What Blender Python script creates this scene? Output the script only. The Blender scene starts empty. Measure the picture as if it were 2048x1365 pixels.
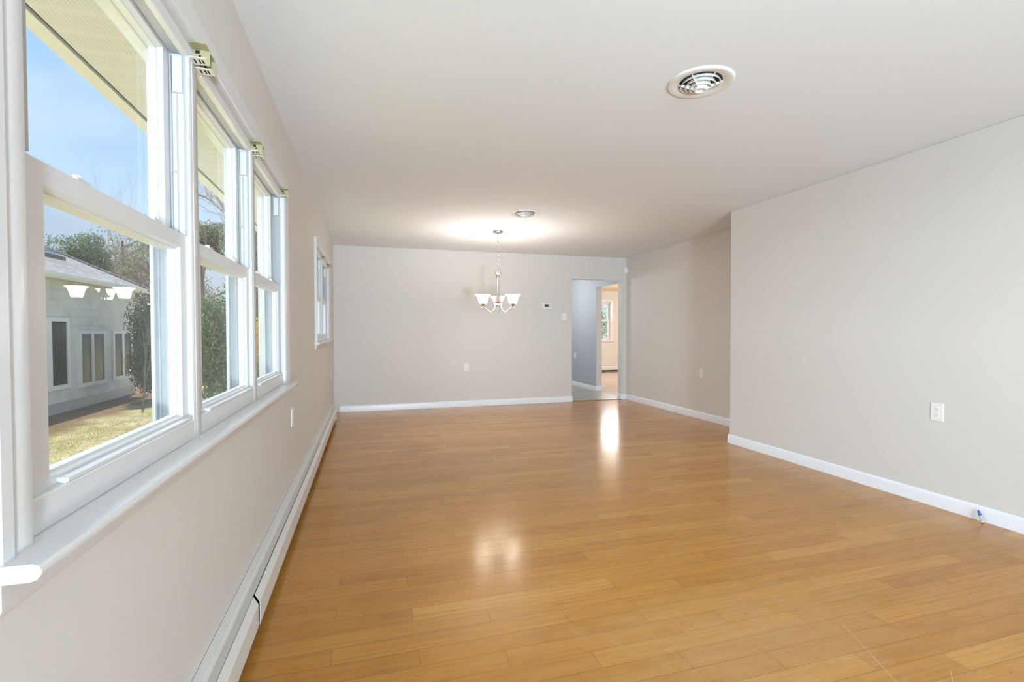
import bpy, bmesh, math, random
from mathutils import Vector, Matrix, Euler
R = math.radians
PI = math.pi

# ------------------------------------------------------------------ camera, sky, sun, exposure
sc = bpy.context.scene
C = sc.collection
cd = bpy.data.cameras.new('camera')
cd.sensor_width = 36.0
cd.lens = 36.0 * 977.8184 / 2048.0
cd.clip_start = 0.02
cd.clip_end = 300
cam = bpy.data.objects.new('camera', cd)
C.objects.link(cam)
YAW, PITCH, ROLL = -0.2858, -0.0206, 0.0017
cam.matrix_world = (Matrix.Translation((0.4828, 0.0, 1.1884)) @ Matrix.Rotation(YAW, 4, 'Z')
                    @ Matrix.Rotation(PI / 2 + PITCH, 4, 'X') @ Matrix.Rotation(-ROLL, 4, 'Z'))
sc.camera = cam
sc.view_settings.view_transform = 'Standard'
sc.view_settings.look = 'None'
sc.view_settings.gamma = 1.0
sc.view_settings.use_curve_mapping = False
sc.view_settings.exposure = 0.07
sc.cycles.use_denoising = True
sc.cycles.max_bounces = 12
sc.cycles.diffuse_bounces = 6
sc.cycles.transparent_max_bounces = 24
sc.cycles.sample_clamp_indirect = 4.0

w = bpy.data.worlds.new('sky')
sc.world = w
w.use_nodes = True
nt = w.node_tree
nt.nodes.clear()
n_out = nt.nodes.new('ShaderNodeOutputWorld')
n_bg = nt.nodes.new('ShaderNodeBackground')
n_tc = nt.nodes.new('ShaderNodeTexCoord')
n_sep = nt.nodes.new('ShaderNodeSeparateXYZ')
n_ramp = nt.nodes.new('ShaderNodeValToRGB')
n_noise = nt.nodes.new('ShaderNodeTexNoise')
n_map = nt.nodes.new('ShaderNodeMapping')
n_cr = nt.nodes.new('ShaderNodeValToRGB')
n_mix = nt.nodes.new('ShaderNodeMix')
n_mix.data_type = 'RGBA'
nt.links.new(n_tc.outputs['Generated'], n_sep.inputs[0])
nt.links.new(n_sep.outputs['Z'], n_ramp.inputs[0])
e = n_ramp.color_ramp.elements
e[0].position = 0.0
e[0].color = (0.86, 0.93, 1.05, 1)
e[1].position = 0.75
e[1].color = (0.36, 0.60, 1.0, 1)
k = e.new(0.22); k.color = (0.60, 0.82, 1.10, 1)
k = e.new(0.40); k.color = (0.42, 0.70, 1.10, 1)
n_map.inputs['Scale'].default_value = (1.6, 1.6, 4.5)
nt.links.new(n_tc.outputs['Generated'], n_map.inputs[0])
nt.links.new(n_map.outputs[0], n_noise.inputs[0])
n_noise.inputs['Scale'].default_value = 1.7
n_noise.inputs['Detail'].default_value = 5
n_noise.inputs['Roughness'].default_value = 0.55
n_cr.color_ramp.elements[0].position = 0.47
n_cr.color_ramp.elements[0].color = (0, 0, 0, 1)
n_cr.color_ramp.elements[1].position = 0.72
n_cr.color_ramp.elements[1].color = (0.6, 0.6, 0.6, 1)
nt.links.new(n_noise.outputs['Fac'], n_cr.inputs[0])
nt.links.new(n_cr.outputs[0], n_mix.inputs[0])
nt.links.new(n_ramp.outputs[0], n_mix.inputs[6])
n_mix.inputs[7].default_value = (0.86, 0.95, 1.08, 1)
nt.links.new(n_mix.outputs[2], n_bg.inputs[0])
n_bg.inputs[1].default_value = 0.95
nt.links.new(n_bg.outputs[0], n_out.inputs[0])


def light(name, typ, loc, energy, color, **kw):
    d = bpy.data.lights.new(name, typ)
    d.energy = energy
    d.color = color
    rot = kw.pop('rot', None)
    to = kw.pop('to', None)
    for a, b in kw.items():
        setattr(d, a, b)
    o = bpy.data.objects.new(name, d)
    C.objects.link(o)
    o.location = loc
    if to is not None:
        o.rotation_euler = Vector(to).to_track_quat('-Z', 'Y').to_euler()
    return o


SUN = Vector((-0.08, 0.36, 0.93)).normalized()          # towards the sun
light('sun', 'SUN', (0, 0, 20), 5.8, (1.0, 0.93, 0.82), angle=R(0.6), to=-SUN)
# broad sun lamp added from the west as fill through the left windows
light('west_fill_sun', 'SUN', (-8, 0, 12), 13.0, (0.84, 0.93, 1.0), angle=R(80), to=-Vector((-1, .02, .38)))
# unseen lamps behind the camera and in the rooms past the doorway
light('rear_fill_area', 'AREA', (1.25, -5.04, 1.35), 125.0, (0.66, 0.855, 1.0), shape='RECTANGLE', size=2.2, size_y=1.75, spread=R(130), to=(.34, 1, 0.08))  # area fill added behind the camera to brighten the room
light('rear_fill_low', 'AREA', (1.1, -3.2, .45), 102.0, (0.68, 0.865, 1.0), shape='DISK', size=0.5, spread=R(110), to=(.12, 1, .40))  # fill lamp added low behind the camera, aimed at the ceiling
light('kitchen_fill', 'POINT', (3.6, 9.4, 1.95), 46.0, (1.0, 0.97, 0.93), shadow_soft_size=0.2)  # fill added out of view to light the blue-grey wall
light('back_room_glare_fill', 'POINT', (6.2, 10.6, 1.32), 50.0, (1.0, 0.975, 0.95), shadow_soft_size=0.40)  # added fill that lays a glare streak on the floor by the doorway
light('back_room_lamp', 'POINT', (7.9, 10.2, 1.9), 75.0, (1.0, 0.975, 0.95), shadow_soft_size=0.15)

# ------------------------------------------------------------------ helpers
random.seed(7)


class MB:
    """collects shapes; build() links them as ONE mesh object"""

    def __init__(self):
        self.v, self.f, self.mi, self.cur = [], [], [], 0

    def add(self, vs, fs):
        b = len(self.v)
        self.v += [tuple(p) for p in vs]
        for q in fs:
            self.f.append(tuple(b + i for i in q))
            self.mi.append(self.cur)

    def box(self, x0, x1, y0, y1, z0, z1):
        vs = [(x, y, z) for z in (z0, z1) for y in (y0, y1) for x in (x0, x1)]
        self.add(vs, [(0, 2, 3, 1), (4, 5, 7, 6), (0, 1, 5, 4), (2, 6, 7, 3), (0, 4, 6, 2), (1, 3, 7, 5)])
        return self

    def prism(self, prof, axis, a, b):
        """closed 2D profile swept along an axis; prof in the other two axes in xyz order"""
        n = len(prof)
        vs = []
        for t in (a, b):
            for p, q in prof:
                vs.append({'x': (t, p, q), 'y': (p, t, q), 'z': (p, q, t)}[axis])
        fs = [tuple(range(n - 1, -1, -1)), tuple(range(n, 2 * n))]
        fs += [(i, (i + 1) % n, n + (i + 1) % n, n + i) for i in range(n)]
        self.add(vs, fs)
        return self

    def lathe(self, prof, seg=32, c=(0, 0, 0), close=False):
        """profile of (radius, z) turned about the z axis"""
        vs, fs = [], []
        n = len(prof)
        for i in range(seg):
            a = 2 * PI * i / seg
            for r, z in prof:
                vs.append((c[0] + r * math.cos(a), c[1] + r * math.sin(a), c[2] + z))
        m = n if close else n - 1
        for i in range(seg):
            j = (i + 1) % seg
            for k in range(m):
                l = (k + 1) % n
                fs.append((i * n + k, j * n + k, j * n + l, i * n + l))
        self.add(vs, fs)
        return self

    def tube(self, pts, rad, seg=8, closed=False, cap=True):
        pts = [Vector(p) for p in pts]
        n = len(pts)
        if not hasattr(rad, '__len__'):
            rad = [rad] * n
        vs, fs = [], []
        up = None
        for i, p in enumerate(pts):
            a = pts[(i - 1) % n] if (closed or i > 0) else p
            b = pts[(i + 1) % n] if (closed or i < n - 1) else p
            t = (b - a).normalized()
            if up is None:
                up = t.orthogonal().normalized()
            up = (up - t * up.dot(t))
            if up.length < 1e-6:
                up = t.orthogonal()
            up.normalize()
            s = t.cross(up)
            for k in range(seg):
                an = 2 * PI * k / seg
                vs.append(p + (up * math.cos(an) + s * math.sin(an)) * rad[i])
        m = n if closed else n - 1
        for i in range(m):
            j = (i + 1) % n
            for k in range(seg):
                l = (k + 1) % seg
                fs.append((i * seg + k, i * seg + l, j * seg + l, j * seg + k))
        if cap and not closed:
            fs.append(tuple(range(seg - 1, -1, -1)))
            fs.append(tuple((n - 1) * seg + k for k in range(seg)))
        self.add(vs, fs)
        return self

    def ring(self, y0, y1, z0, z1, prof):
        """a rectangular frame in the yz plane: closed profile of (inset, x) mitred round the rectangle"""
        n = len(prof)
        vs, fs = [], []
        for cy, cz, sy, sz in ((y0, z0, 1, 1), (y1, z0, -1, 1), (y1, z1, -1, -1), (y0, z1, 1, -1)):
            for ins, x in prof:
                i, j = ins if hasattr(ins, '__len__') else (ins, ins)
                vs.append((x, cy + sy * i, cz + sz * j))
        for c in range(4):
            d = (c + 1) % 4
            for k in range(n):
                l = (k + 1) % n
                fs.append((c * n + k, d * n + k, d * n + l, c * n + l))
        self.add(vs, fs)
        return self

    def build(self, name, mat, parent=None, smooth=None, bevel=0, seg=2):
        me = bpy.data.meshes.new(name)
        me.from_pydata(self.v, [], self.f)
        mats = mat if isinstance(mat, (list, tuple)) else [mat]
        for m in mats:
            me.materials.append(m)
        if len(mats) > 1:
            me.polygons.foreach_set('material_index', self.mi)
        bm = bmesh.new()
        bm.from_mesh(me)
        bmesh.ops.recalc_face_normals(bm, faces=bm.faces)
        bm.to_mesh(me)
        bm.free()
        if smooth:
            me.polygons.foreach_set('use_smooth', [True] * len(me.polygons))
            me.set_sharp_from_angle(angle=R(smooth))
        me.update()
        o = bpy.data.objects.new(name, me)
        C.objects.link(o)
        if parent is not None:
            o.parent = parent
        if bevel:
            b = o.modifiers.new('bevel', 'BEVEL')
            b.width = bevel
            b.segments = seg
            b.limit_method = 'ANGLE'
            b.angle_limit = R(40)
        return o


def empty(name, loc=(0, 0, 0), rz=0.0):
    o = bpy.data.objects.new(name, None)
    C.objects.link(o)
    o.location = loc
    o.rotation_euler = (0, 0, rz)
    return o


def tag(o, label, cat, group=None, kind=None):
    o['label'] = label
    o['category'] = cat
    if group:
        o['group'] = group
    if kind:
        o['kind'] = kind
    return o


def struct(o, label, cat):
    return tag(o, label, cat, kind='structure')


def dup(o, parent=None):
    c = o.copy()
    C.objects.link(c)
    if parent is not None:
        c.parent = parent
    for ch in list(o.children):
        dup(ch, c)
    return c


# ------------------------------------------------------------------ materials
class NT:
    def __init__(self, name):
        self.m = bpy.data.materials.new(name)
        self.m.use_nodes = True
        self.t = self.m.node_tree
        self.t.nodes.clear()
        self.out = self.t.nodes.new('ShaderNodeOutputMaterial')
        self._pos = None

    def n(self, typ, **kw):
        nd = self.t.nodes.new('ShaderNode' + typ)
        for a, b in kw.items():
            setattr(nd, a, b)
        return nd

    def l(self, a, b):
        self.t.links.new(a, b)

    def val(self, sock, v):
        if hasattr(v, 'is_output'):
            self.l(v, sock)
        else:
            sock.default_value = v

    def math(self, op, a, b=0.0, c=None):
        nd = self.n('Math', operation=op)
        self.val(nd.inputs[0], a)
        self.val(nd.inputs[1], b)
        if c is not None:
            self.val(nd.inputs[2], c)
        return nd.outputs[0]

    def mix(self, f, a, b, blend='MIX'):
        nd = self.n('Mix', data_type='RGBA', blend_type=blend)
        self.val(nd.inputs[0], f)
        self.val(nd.inputs[6], a if hasattr(a, 'is_output') else (*a, 1))
        self.val(nd.inputs[7], b if hasattr(b, 'is_output') else (*b, 1))
        return nd.outputs[2]

    def ramp(self, f, stops):
        nd = self.n('ValToRGB')
        el = nd.color_ramp.elements
        el[0].position, el[0].color = stops[0][0], (*stops[0][1], 1)
        el[1].position, el[1].color = stops[-1][0], (*stops[-1][1], 1)
        for p, c in stops[1:-1]:
            x = el.new(p)
            x.color = (*c, 1)
        self.l(f, nd.inputs[0])
        return nd.outputs[0]

    def pos(self):
        if self._pos is None:
            self._pos = self.n('TexCoord')
        return self._pos.outputs['Object']

    def noise(self, scale, detail=3, rough=.5, vec=None, sc3=None):
        nd = self.n('TexNoise')
        v = vec if vec is not None else self.pos()
        if sc3:
            mp = self.n('Mapping')
            mp.inputs['Scale'].default_value = sc3
            self.l(v, mp.inputs[0])
            v = mp.outputs[0]
        self.l(v, nd.inputs['Vector'])
        nd.inputs['Scale'].default_value = scale
        nd.inputs['Detail'].default_value = detail
        nd.inputs['Roughness'].default_value = rough
        return nd.outputs['Fac']

    def bsdf(self, col, rough=.5, metal=0.0, spec=.5, bump=None, bstr=.1, bdist=.002, coat=0.0, coat_rough=.1):
        b = self.n('BsdfPrincipled')
        self.val(b.inputs['Base Color'], col if hasattr(col, 'is_output') else (*col, 1))
        self.val(b.inputs['Roughness'], rough)
        self.val(b.inputs['Metallic'], metal)
        self.val(b.inputs['Specular IOR Level'], spec)
        if coat:
            b.inputs['Coat Weight'].default_value = coat
            b.inputs['Coat Roughness'].default_value = coat_rough
        if bump is not None:
            bp = self.n('Bump')
            bp.inputs['Strength'].default_value = bstr
            bp.inputs['Distance'].default_value = bdist
            self.l(bump, bp.inputs['Height'])
            self.l(bp.outputs[0], b.inputs['Normal'])
        self.l(b.outputs[0], self.out.inputs[0])
        return b


def simple(name, col, rough=.5, metal=0.0, spec=.5, var=.03, vscale=6, bump=0.0, bscale=300):
    t = NT(name)
    nz = t.noise(vscale, 3)
    c = t.mix(nz, tuple(max(0, x * (1 - var)) for x in col), tuple(x * (1 + var) for x in col))
    bn = t.noise(bscale, 2) if bump else None
    t.bsdf(c, rough, metal, spec, bn, bump)
    return t.m


M = {}
M['wall'] = simple('greige_wall_paint', (.69, .665, .632), .62, spec=.3, var=.012, vscale=1.5, bump=.06, bscale=350)
M['ceiling'] = simple('white_ceiling_paint', (.80, .83, .87), .8, spec=.2, var=.01, vscale=1.2, bump=.05, bscale=250)
M['blue'] = simple('blue_grey_wall_paint', (.435, .475, .515), .6, spec=.3, var=.015, vscale=1.5)
M['warm'] = simple('warm_lit_ceiling_paint', (.70, .545, .34), .7, spec=.2, var=.03)  # warm light on the back room ceiling is put into this colour
M['trim'] = simple('white_gloss_trim_paint', (.705, .71, .72), .22, spec=.5, var=.015, vscale=9, bump=.04, bscale=90)
M['base'] = simple('white_baseboard_paint', (.87, .90, .95), .3, spec=.5, var=.01)
M['vinyl'] = simple('white_vinyl_sash', (.67, .68, .69), .32, spec=.5, var=.01)
M['liner'] = simple('pale_vinyl_jamb_liner', (.43, .45, .48), .4, spec=.4, var=.02)
M['heater'] = simple('painted_heater_metal', (.74, .735, .715), .35, spec=.5, var=.02)
M['damper'] = simple('bare_grey_heater_metal', (.50, .50, .48), .35, metal=.3, spec=.5, var=.03)
M['dark'] = simple('dark_gap', (.012, .011, .010), .8)
M['plate'] = simple('white_switch_plastic', (.86, .86, .85), .3, var=.005)
M['slot'] = simple('dark_outlet_slot', (.12, .11, .10), .5)
M['bracket'] = simple('cream_blind_bracket_metal', (.42, .385, .22), .4, spec=.5, var=.08, vscale=60)
M['bracket_white'] = simple('white_bracket_gate', (.78, .78, .73), .4)
M['vent'] = simple('white_vent_enamel', (.80, .795, .77), .22, spec=.6, var=.01)
M['nickel'] = simple('brushed_nickel', (.70, .675, .65), .22, metal=1.0, var=.05, vscale=40)
M['screen_dark'] = simple('dark_display', (.075, .085, .07), .25)
M['button'] = simple('grey_button', (.45, .45, .43), .4)
M['pen_blue'] = simple('blue_pen_plastic', (.06, .13, .38), .3)
M['siding_window'] = simple('white_window_frame_paint', (.72, .74, .77), .5)
M['bronze'] = simple('dark_bronze_metal', (.10, .10, .105), .4)
M['bark'] = simple('grey_brown_bark', (.20, .165, .13), .9, var=.35, vscale=14, bump=.4, bscale=40)
M['bark_pale'] = simple('pale_grey_bark', (.34, .30, .25), .9, var=.3, vscale=12)
M['fascia'] = simple('cream_fascia', (.57, .565, .51), .5, var=.02)
M['threshold'] = simple('dark_brown_wood_strip', (.16, .085, .03), .4, var=.2, vscale=30)


def pen_mat():
    t = NT('white_pen_label_with_grey_bands')
    s = t.n('SeparateXYZ')
    t.l(t.pos(), s.inputs[0])
    f = t.math('FRACT', t.math('MULTIPLY', s.outputs['Z'], 70.0))
    k = t.math('GREATER_THAN', f, .74)
    t.bsdf(t.mix(k, (.62, .63, .68), (.16, .17, .24)), .4)
    return t.m


M['pen_white'] = pen_mat()


def floor_mat():
    t = NT('bamboo_plank_floor')
    W, L, Y0, X0, ST = .0945, .92, 1.8237, .345, .307
    s = t.n('SeparateXYZ')
    t.l(t.pos(), s.inputs[0])
    x, y = s.outputs['X'], s.outputs['Y']
    ry = t.math('DIVIDE', t.math('SUBTRACT', y, Y0), W)
    row = t.math('FLOOR', ry)
    fy = t.math('FRACT', ry)
    xs = t.math('DIVIDE', t.math('ADD', t.math('SUBTRACT', x, X0), t.math('MULTIPLY', row, ST)), L)
    col = t.math('FLOOR', xs)
    fx = t.math('FRACT', xs)
    cv = t.n('CombineXYZ')
    t.l(row, cv.inputs[0])
    t.l(col, cv.inputs[1])
    wn = t.n('TexWhiteNoise', noise_dimensions='3D')
    t.l(cv.outputs[0], wn.inputs['Vector'])
    h = wn.outputs['Value']
    # grain: long streaks along x, shifted plank by plank
    off = t.n('CombineXYZ')
    t.l(t.math('ADD', x, t.math('MULTIPLY', h, 37.0)), off.inputs[0])
    t.l(t.math('ADD', y, t.math('MULTIPLY', h, 11.0)), off.inputs[1])
    g1 = t.noise(1.0, 4, .6, off.outputs[0], (2.2, 75.0, 1))
    g2 = t.noise(1.0, 3, .6, off.outputs[0], (7.0, 16.0, 1))
    # bamboo strips inside one plank: five bands of slightly different tone
    sr = t.math('FLOOR', t.math('MULTIPLY', ry, 5.0))
    cv2 = t.n('CombineXYZ')
    t.l(sr, cv2.inputs[0])
    t.l(col, cv2.inputs[1])
    wn2 = t.n('TexWhiteNoise', noise_dimensions='3D')
    t.l(cv2.outputs[0], wn2.inputs['Vector'])
    # knuckles: short dark ticks across each strip
    kn = t.noise(1.0, 2, .5, off.outputs[0], (26.0, 55.0, 1))
    kd = t.ramp(kn, [(.63, (0, 0, 0)), (.74, (1, 1, 1))])
    base = t.ramp(h, [(0.0, (.45, .185, .026)), (.4, (.52, .226, .034)), (.8, (.55, .25, .042)), (1.0, (.62, .31, .068))])
    c = t.mix(t.math('MULTIPLY', t.math('SUBTRACT', g1, .38), 1.9), base, (.29, .135, .036))
    c = t.mix(t.math('MULTIPLY', t.math('SUBTRACT', .62, g2), .8), c, (.60, .32, .09))
    c = t.mix(t.math('MULTIPLY', wn2.outputs['Value'], .16), c, (.60, .32, .09))
    c = t.mix(t.math('MULTIPLY', kd, .50), c, (.27, .125, .035))
    # worn, dull patches: near the camera's right, and one dark smudge by the far left corner
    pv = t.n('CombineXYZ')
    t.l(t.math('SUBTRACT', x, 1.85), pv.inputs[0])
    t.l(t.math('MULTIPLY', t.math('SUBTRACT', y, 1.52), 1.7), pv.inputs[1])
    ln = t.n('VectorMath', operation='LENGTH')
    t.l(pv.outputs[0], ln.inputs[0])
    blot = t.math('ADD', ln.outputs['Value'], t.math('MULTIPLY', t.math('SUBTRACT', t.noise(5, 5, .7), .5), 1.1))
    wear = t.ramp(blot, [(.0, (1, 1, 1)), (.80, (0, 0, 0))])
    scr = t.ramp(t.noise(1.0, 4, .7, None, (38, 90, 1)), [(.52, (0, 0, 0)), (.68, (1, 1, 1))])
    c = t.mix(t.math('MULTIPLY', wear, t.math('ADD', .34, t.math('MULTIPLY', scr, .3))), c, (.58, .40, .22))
    sv = t.n('CombineXYZ')
    t.l(t.math('MULTIPLY', t.math('SUBTRACT', x, .93), 1.2), sv.inputs[0])
    t.l(t.math('MULTIPLY', t.math('SUBTRACT', y, 5.0), 1.0), sv.inputs[1])
    sl = t.n('VectorMath', operation='LENGTH')
    t.l(sv.outputs[0], sl.inputs[0])
    smd = t.ramp(t.math('ADD', sl.outputs['Value'], t.math('MULTIPLY', t.math('SUBTRACT', t.noise(9, 3), .5), .15)), [(.05, (1, 1, 1)), (.34, (0, 0, 0))])
    c = t.mix(t.math('MULTIPLY', smd, .34), c, (.16, .085, .035))
    # two long pale scratches
    for (ax, ay, bx, by) in ((2.33, 1.53, 2.17, 1.16), (2.42, 1.18, 2.20, 1.02)):
        dx, dy = bx - ax, by - ay
        ll = math.hypot(dx, dy)
        u = t.math('ADD', t.math('MULTIPLY', t.math('SUBTRACT', x, ax), dx / ll), t.math('MULTIPLY', t.math('SUBTRACT', y, ay), dy / ll))
        d = t.math('ABSOLUTE', t.math('ADD', t.math('MULTIPLY', t.math('SUBTRACT', x, ax), -dy / ll), t.math('MULTIPLY', t.math('SUBTRACT', y, ay), dx / ll)))
        k = t.math('MULTIPLY', t.math('MULTIPLY', t.math('GREATER_THAN', u, 0.0), t.math('LESS_THAN', u, ll)), t.math('LESS_THAN', d, .0014))
        c = t.mix(t.math('MULTIPLY', k, .5), c, (.75, .52, .30))
    # seams
    ey = t.math('MULTIPLY', t.math('MINIMUM', fy, t.math('SUBTRACT', 1.0, fy)), W)
    ex = t.math('MULTIPLY', t.math('MINIMUM', fx, t.math('SUBTRACT', 1.0, fx)), L)
    sm = t.math('MINIMUM', ey, ex)
    seam = t.ramp(t.math('MULTIPLY', sm, 500.0), [(.22, (1, 1, 1)), (.75, (0, 0, 0))])
    c = t.mix(t.math('MULTIPLY', seam, .62), c, (.12, .055, .015))
    rough = t.math('ADD', t.math('ADD', .135, t.math('MULTIPLY', g2, .09)), t.math('MULTIPLY', wear, .16))
    hgt = t.math('SUBTRACT', t.math('MULTIPLY', g1, .12), seam)
    t.bsdf(c, rough, spec=.36, bump=hgt, bstr=.18, bdist=.0012)
    return t.m


M['floor'] = floor_mat()


def back_floor_mat():
    t = NT('reddish_wood_floor_back_room')
    g = t.noise(1.0, 4, .6, None, (20, 2.0, 1))
    t.bsdf(t.ramp(g, [(.3, (.42, .31, .25)), (.7, (.55, .43, .36))]), .2, spec=.9)
    return t.m


M['floor_back'] = back_floor_mat()


def tile_mat():
    t = NT('grey_stone_vinyl_tile')
    a = t.noise(5, 6, .65, None, (1, 2.2, 1))
    b = t.noise(28, 4, .6)
    c = t.ramp(a, [(.32, (.30, .27, .235)), (.5, (.40, .375, .335)), (.7, (.50, .475, .43))])
    c = t.mix(t.math('MULTIPLY', b, .35), c, (.34, .31, .27))
    t.bsdf(c, .28, spec=.5)
    return t.m


M['tile'] = tile_mat()


def glass_mat(name, tint=(1, 1, 1), gain=1.0):
    t = NT(name)
    fr = t.n('Fresnel')
    fr.inputs['IOR'].default_value = 1.5
    tr = t.n('BsdfTransparent')
    tr.inputs[0].default_value = (*tint, 1)
    gl = t.n('BsdfGlossy')
    gl.inputs['Roughness'].default_value = 0.0
    gl.inputs[0].default_value = (1, 1, 1, 1)
    mx = t.n('MixShader')
    gm = t.n('NewGeometry')
    front = t.math('SUBTRACT', 1.0, gm.outputs['Backfacing'])
    t.l(t.math('MULTIPLY', t.math('MULTIPLY', fr.outputs[0], gain), front), mx.inputs[0])
    t.l(tr.outputs[0], mx.inputs[1])
    t.l(gl.outputs[0], mx.inputs[2])
    t.l(mx.outputs[0], t.out.inputs[0])
    return t.m


M['glass'] = glass_mat('clear_window_glass', (.97, .985, .98), .42)
M['dark_glass'] = simple('dark_window_glass', (.03, .034, .034), .12, spec=.22)


def screen_mat():
    t = NT('fine_grey_insect_mesh')
    tr = t.n('BsdfTransparent')
    df = t.n('BsdfDiffuse')
    df.inputs[0].default_value = (.25, .26, .27, 1)
    mx = t.n('MixShader')
    mx.inputs[0].default_value = .12
    t.l(tr.outputs[0], mx.inputs[1])
    t.l(df.outputs[0], mx.inputs[2])
    t.l(mx.outputs[0], t.out.inputs[0])
    return t.m


M['mesh'] = screen_mat()


def emit_mat(name, col, strength, dcol=(.9, .88, .84)):
    t = NT(name)
    b = t.bsdf(dcol, .35)
    b.inputs['Emission Color'].default_value = (*col, 1)
    b.inputs['Emission Strength'].default_value = strength
    return t.m


M['shade'] = emit_mat('lit_frosted_glass', (1.0, .88, .74), 24.0)
M['bulb'] = emit_mat('glowing_bulb', (1.0, .86, .68), 4.0)


def shingle_mat():
    t = NT('grey_asphalt_shingles')
    s = t.n('SeparateXYZ')
    t.l(t.pos(), s.inputs[0])
    z = t.math('MULTIPLY', s.outputs['Z'], 1 / .065)
    row = t.math('FLOOR', z)
    fz = t.math('FRACT', z)
    cv = t.n('CombineXYZ')
    t.l(row, cv.inputs[0])
    t.l(t.math('FLOOR', t.math('ADD', t.math('MULTIPLY', t.math('ADD', s.outputs['Y'], s.outputs['X']), 4.0), t.math('MULTIPLY', row, .37))), cv.inputs[1])
    wn = t.n('TexWhiteNoise', noise_dimensions='3D')
    t.l(cv.outputs[0], wn.inputs['Vector'])
    c = t.ramp(wn.outputs['Value'], [(0, (.25, .25, .255)), (1, (.36, .36, .36))])
    c = t.mix(t.math('LESS_THAN', fz, .14), c, (.13, .13, .135))
    t.bsdf(c, .9, spec=.2)
    return t.m


M['shingle'] = shingle_mat()


def siding_mat():
    t = NT('weathered_white_lap_siding')
    nz = t.noise(2.2, 5, .65)
    c = t.mix(t.ramp(nz, [(.45, (0, 0, 0)), (.75, (1, 1, 1))]), (.66, .67, .68), (.50, .52, .50))
    s = t.n('SeparateXYZ')
    t.l(t.pos(), s.inputs[0])
    # dark mildew low on the wall
    hz = t.ramp(t.math('ADD', s.outputs['Z'], t.math('MULTIPLY', t.noise(1.3, 4), .9)), [(.03, (1, 1, 1)), (.3, (0, 0, 0))])
    sp = t.ramp(t.noise(3.5, 5, .7), [(.48, (0, 0, 0)), (.6, (1, 1, 1))])
    c = t.mix(t.math('MULTIPLY', t.math('MULTIPLY', hz, sp), .75), c, (.13, .14, .12))
    t.bsdf(c, .7, spec=.3)
    return t.m


M['siding'] = siding_mat()


def soffit_mat():
    t = NT('cream_perforated_soffit')
    s = t.n('SeparateXYZ')
    t.l(t.pos(), s.inputs[0])
    x, y = s.outputs['X'], s.outputs['Y']
    py = t.math('FRACT', t.math('MULTIPLY', y, 1 / .125))
    band = t.math('MULTIPLY', t.math('GREATER_THAN', py, .24), t.math('LESS_THAN', py, .97))
    P = .0088
    gy = t.math('MULTIPLY', y, 1 / P)
    gx = t.math('MULTIPLY', x, 1 / (P * 1.5))
    a = t.math('SUBTRACT', t.math('FRACT', gx), .5)
    b = t.math('SUBTRACT', t.math('FRACT', gy), .5)
    d = t.math('SQRT', t.math('ADD', t.math('MULTIPLY', t.math('MULTIPLY', a, a), 2.0), t.math('MULTIPLY', b, b)))
    hole = t.math('MULTIPLY', t.math('LESS_THAN', d, .22), band)
    lip = t.math('LESS_THAN', py, .03)
    c = t.mix(t.math('MULTIPLY', hole, .75), (.53, .53, .51), (.25, .245, .21))
    c = t.mix(t.math('MULTIPLY', lip, .12), c, (.3, .28, .2))
    t.bsdf(c, .5, spec=.4)
    return t.m


M['soffit'] = soffit_mat()


def ground_mat():
    t = NT('spring_lawn_with_leaf_litter')
    a = t.noise(2.0, 6, .7)
    b = t.noise(22, 5, .7)
    c = t.ramp(b, [(.3, (.20, .18, .06)), (.5, (.40, .35, .14)), (.68, (.60, .51, .29))])
    c = t.mix(t.ramp(a, [(.40, (0, 0, 0)), (.62, (1, 1, 1))]), c, (.62, .53, .33))
    c = t.mix(t.math('MULTIPLY', t.ramp(t.noise(5.5, 6, .75), [(.50, (0, 0, 0)), (.64, (1, 1, 1))]), .7), c, (.26, .27, .085))
    s = t.n('SeparateXYZ')
    t.l(t.pos(), s.inputs[0])
    # brown litter along the neighbour's wall
    near = t.ramp(t.math('ADD', t.math('MULTIPLY', s.outputs['X'], -.2), t.math('MULTIPLY', t.noise(1.4, 4), .32)), [(1.12, (0, 0, 0)), (1.28, (1, 1, 1))])
    near = t.math('MINIMUM', near, 1.0)
    nd = t.math('SUBTRACT', t.math('ADD', t.math('MULTIPLY', s.outputs['X'], -1.0), t.math('MULTIPLY', t.noise(1.4, 4), 1.4)), 5.5)
    lit = t.ramp(nd, [(0, (0, 0, 0)), (.5, (1, 1, 1))])
    leaf = t.ramp(t.noise(30, 5, .75), [(.35, (.09, .055, .03)), (.6, (.26, .15, .085)), (.75, (.40, .26, .16))])
    c = t.mix(t.math('MULTIPLY', lit, .9), c, leaf)
    t.bsdf(c, .95, spec=.1, bump=b, bstr=.6, bdist=.03)
    return t.m


M['ground'] = ground_mat()


def leaf_mat(name, lo, hi, rough=.45, trans=.25, spec=.4):
    t = NT(name)
    g = t.n('NewGeometry')
    c = t.ramp(g.outputs['Random Per Island'], [(0, lo), (1, hi)])
    b = t.n('BsdfPrincipled')
    t.l(c, b.inputs['Base Color'])
    b.inputs['Roughness'].default_value = rough
    b.inputs['Specular IOR Level'].default_value = spec
    tl = t.n('BsdfTranslucent')
    t.l(c, tl.inputs[0])
    mx = t.n('MixShader')
    mx.inputs[0].default_value = trans
    t.l(b.outputs[0], mx.inputs[1])
    t.l(tl.outputs[0], mx.inputs[2])
    t.l(mx.outputs[0], t.out.inputs[0])
    return t.m


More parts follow.
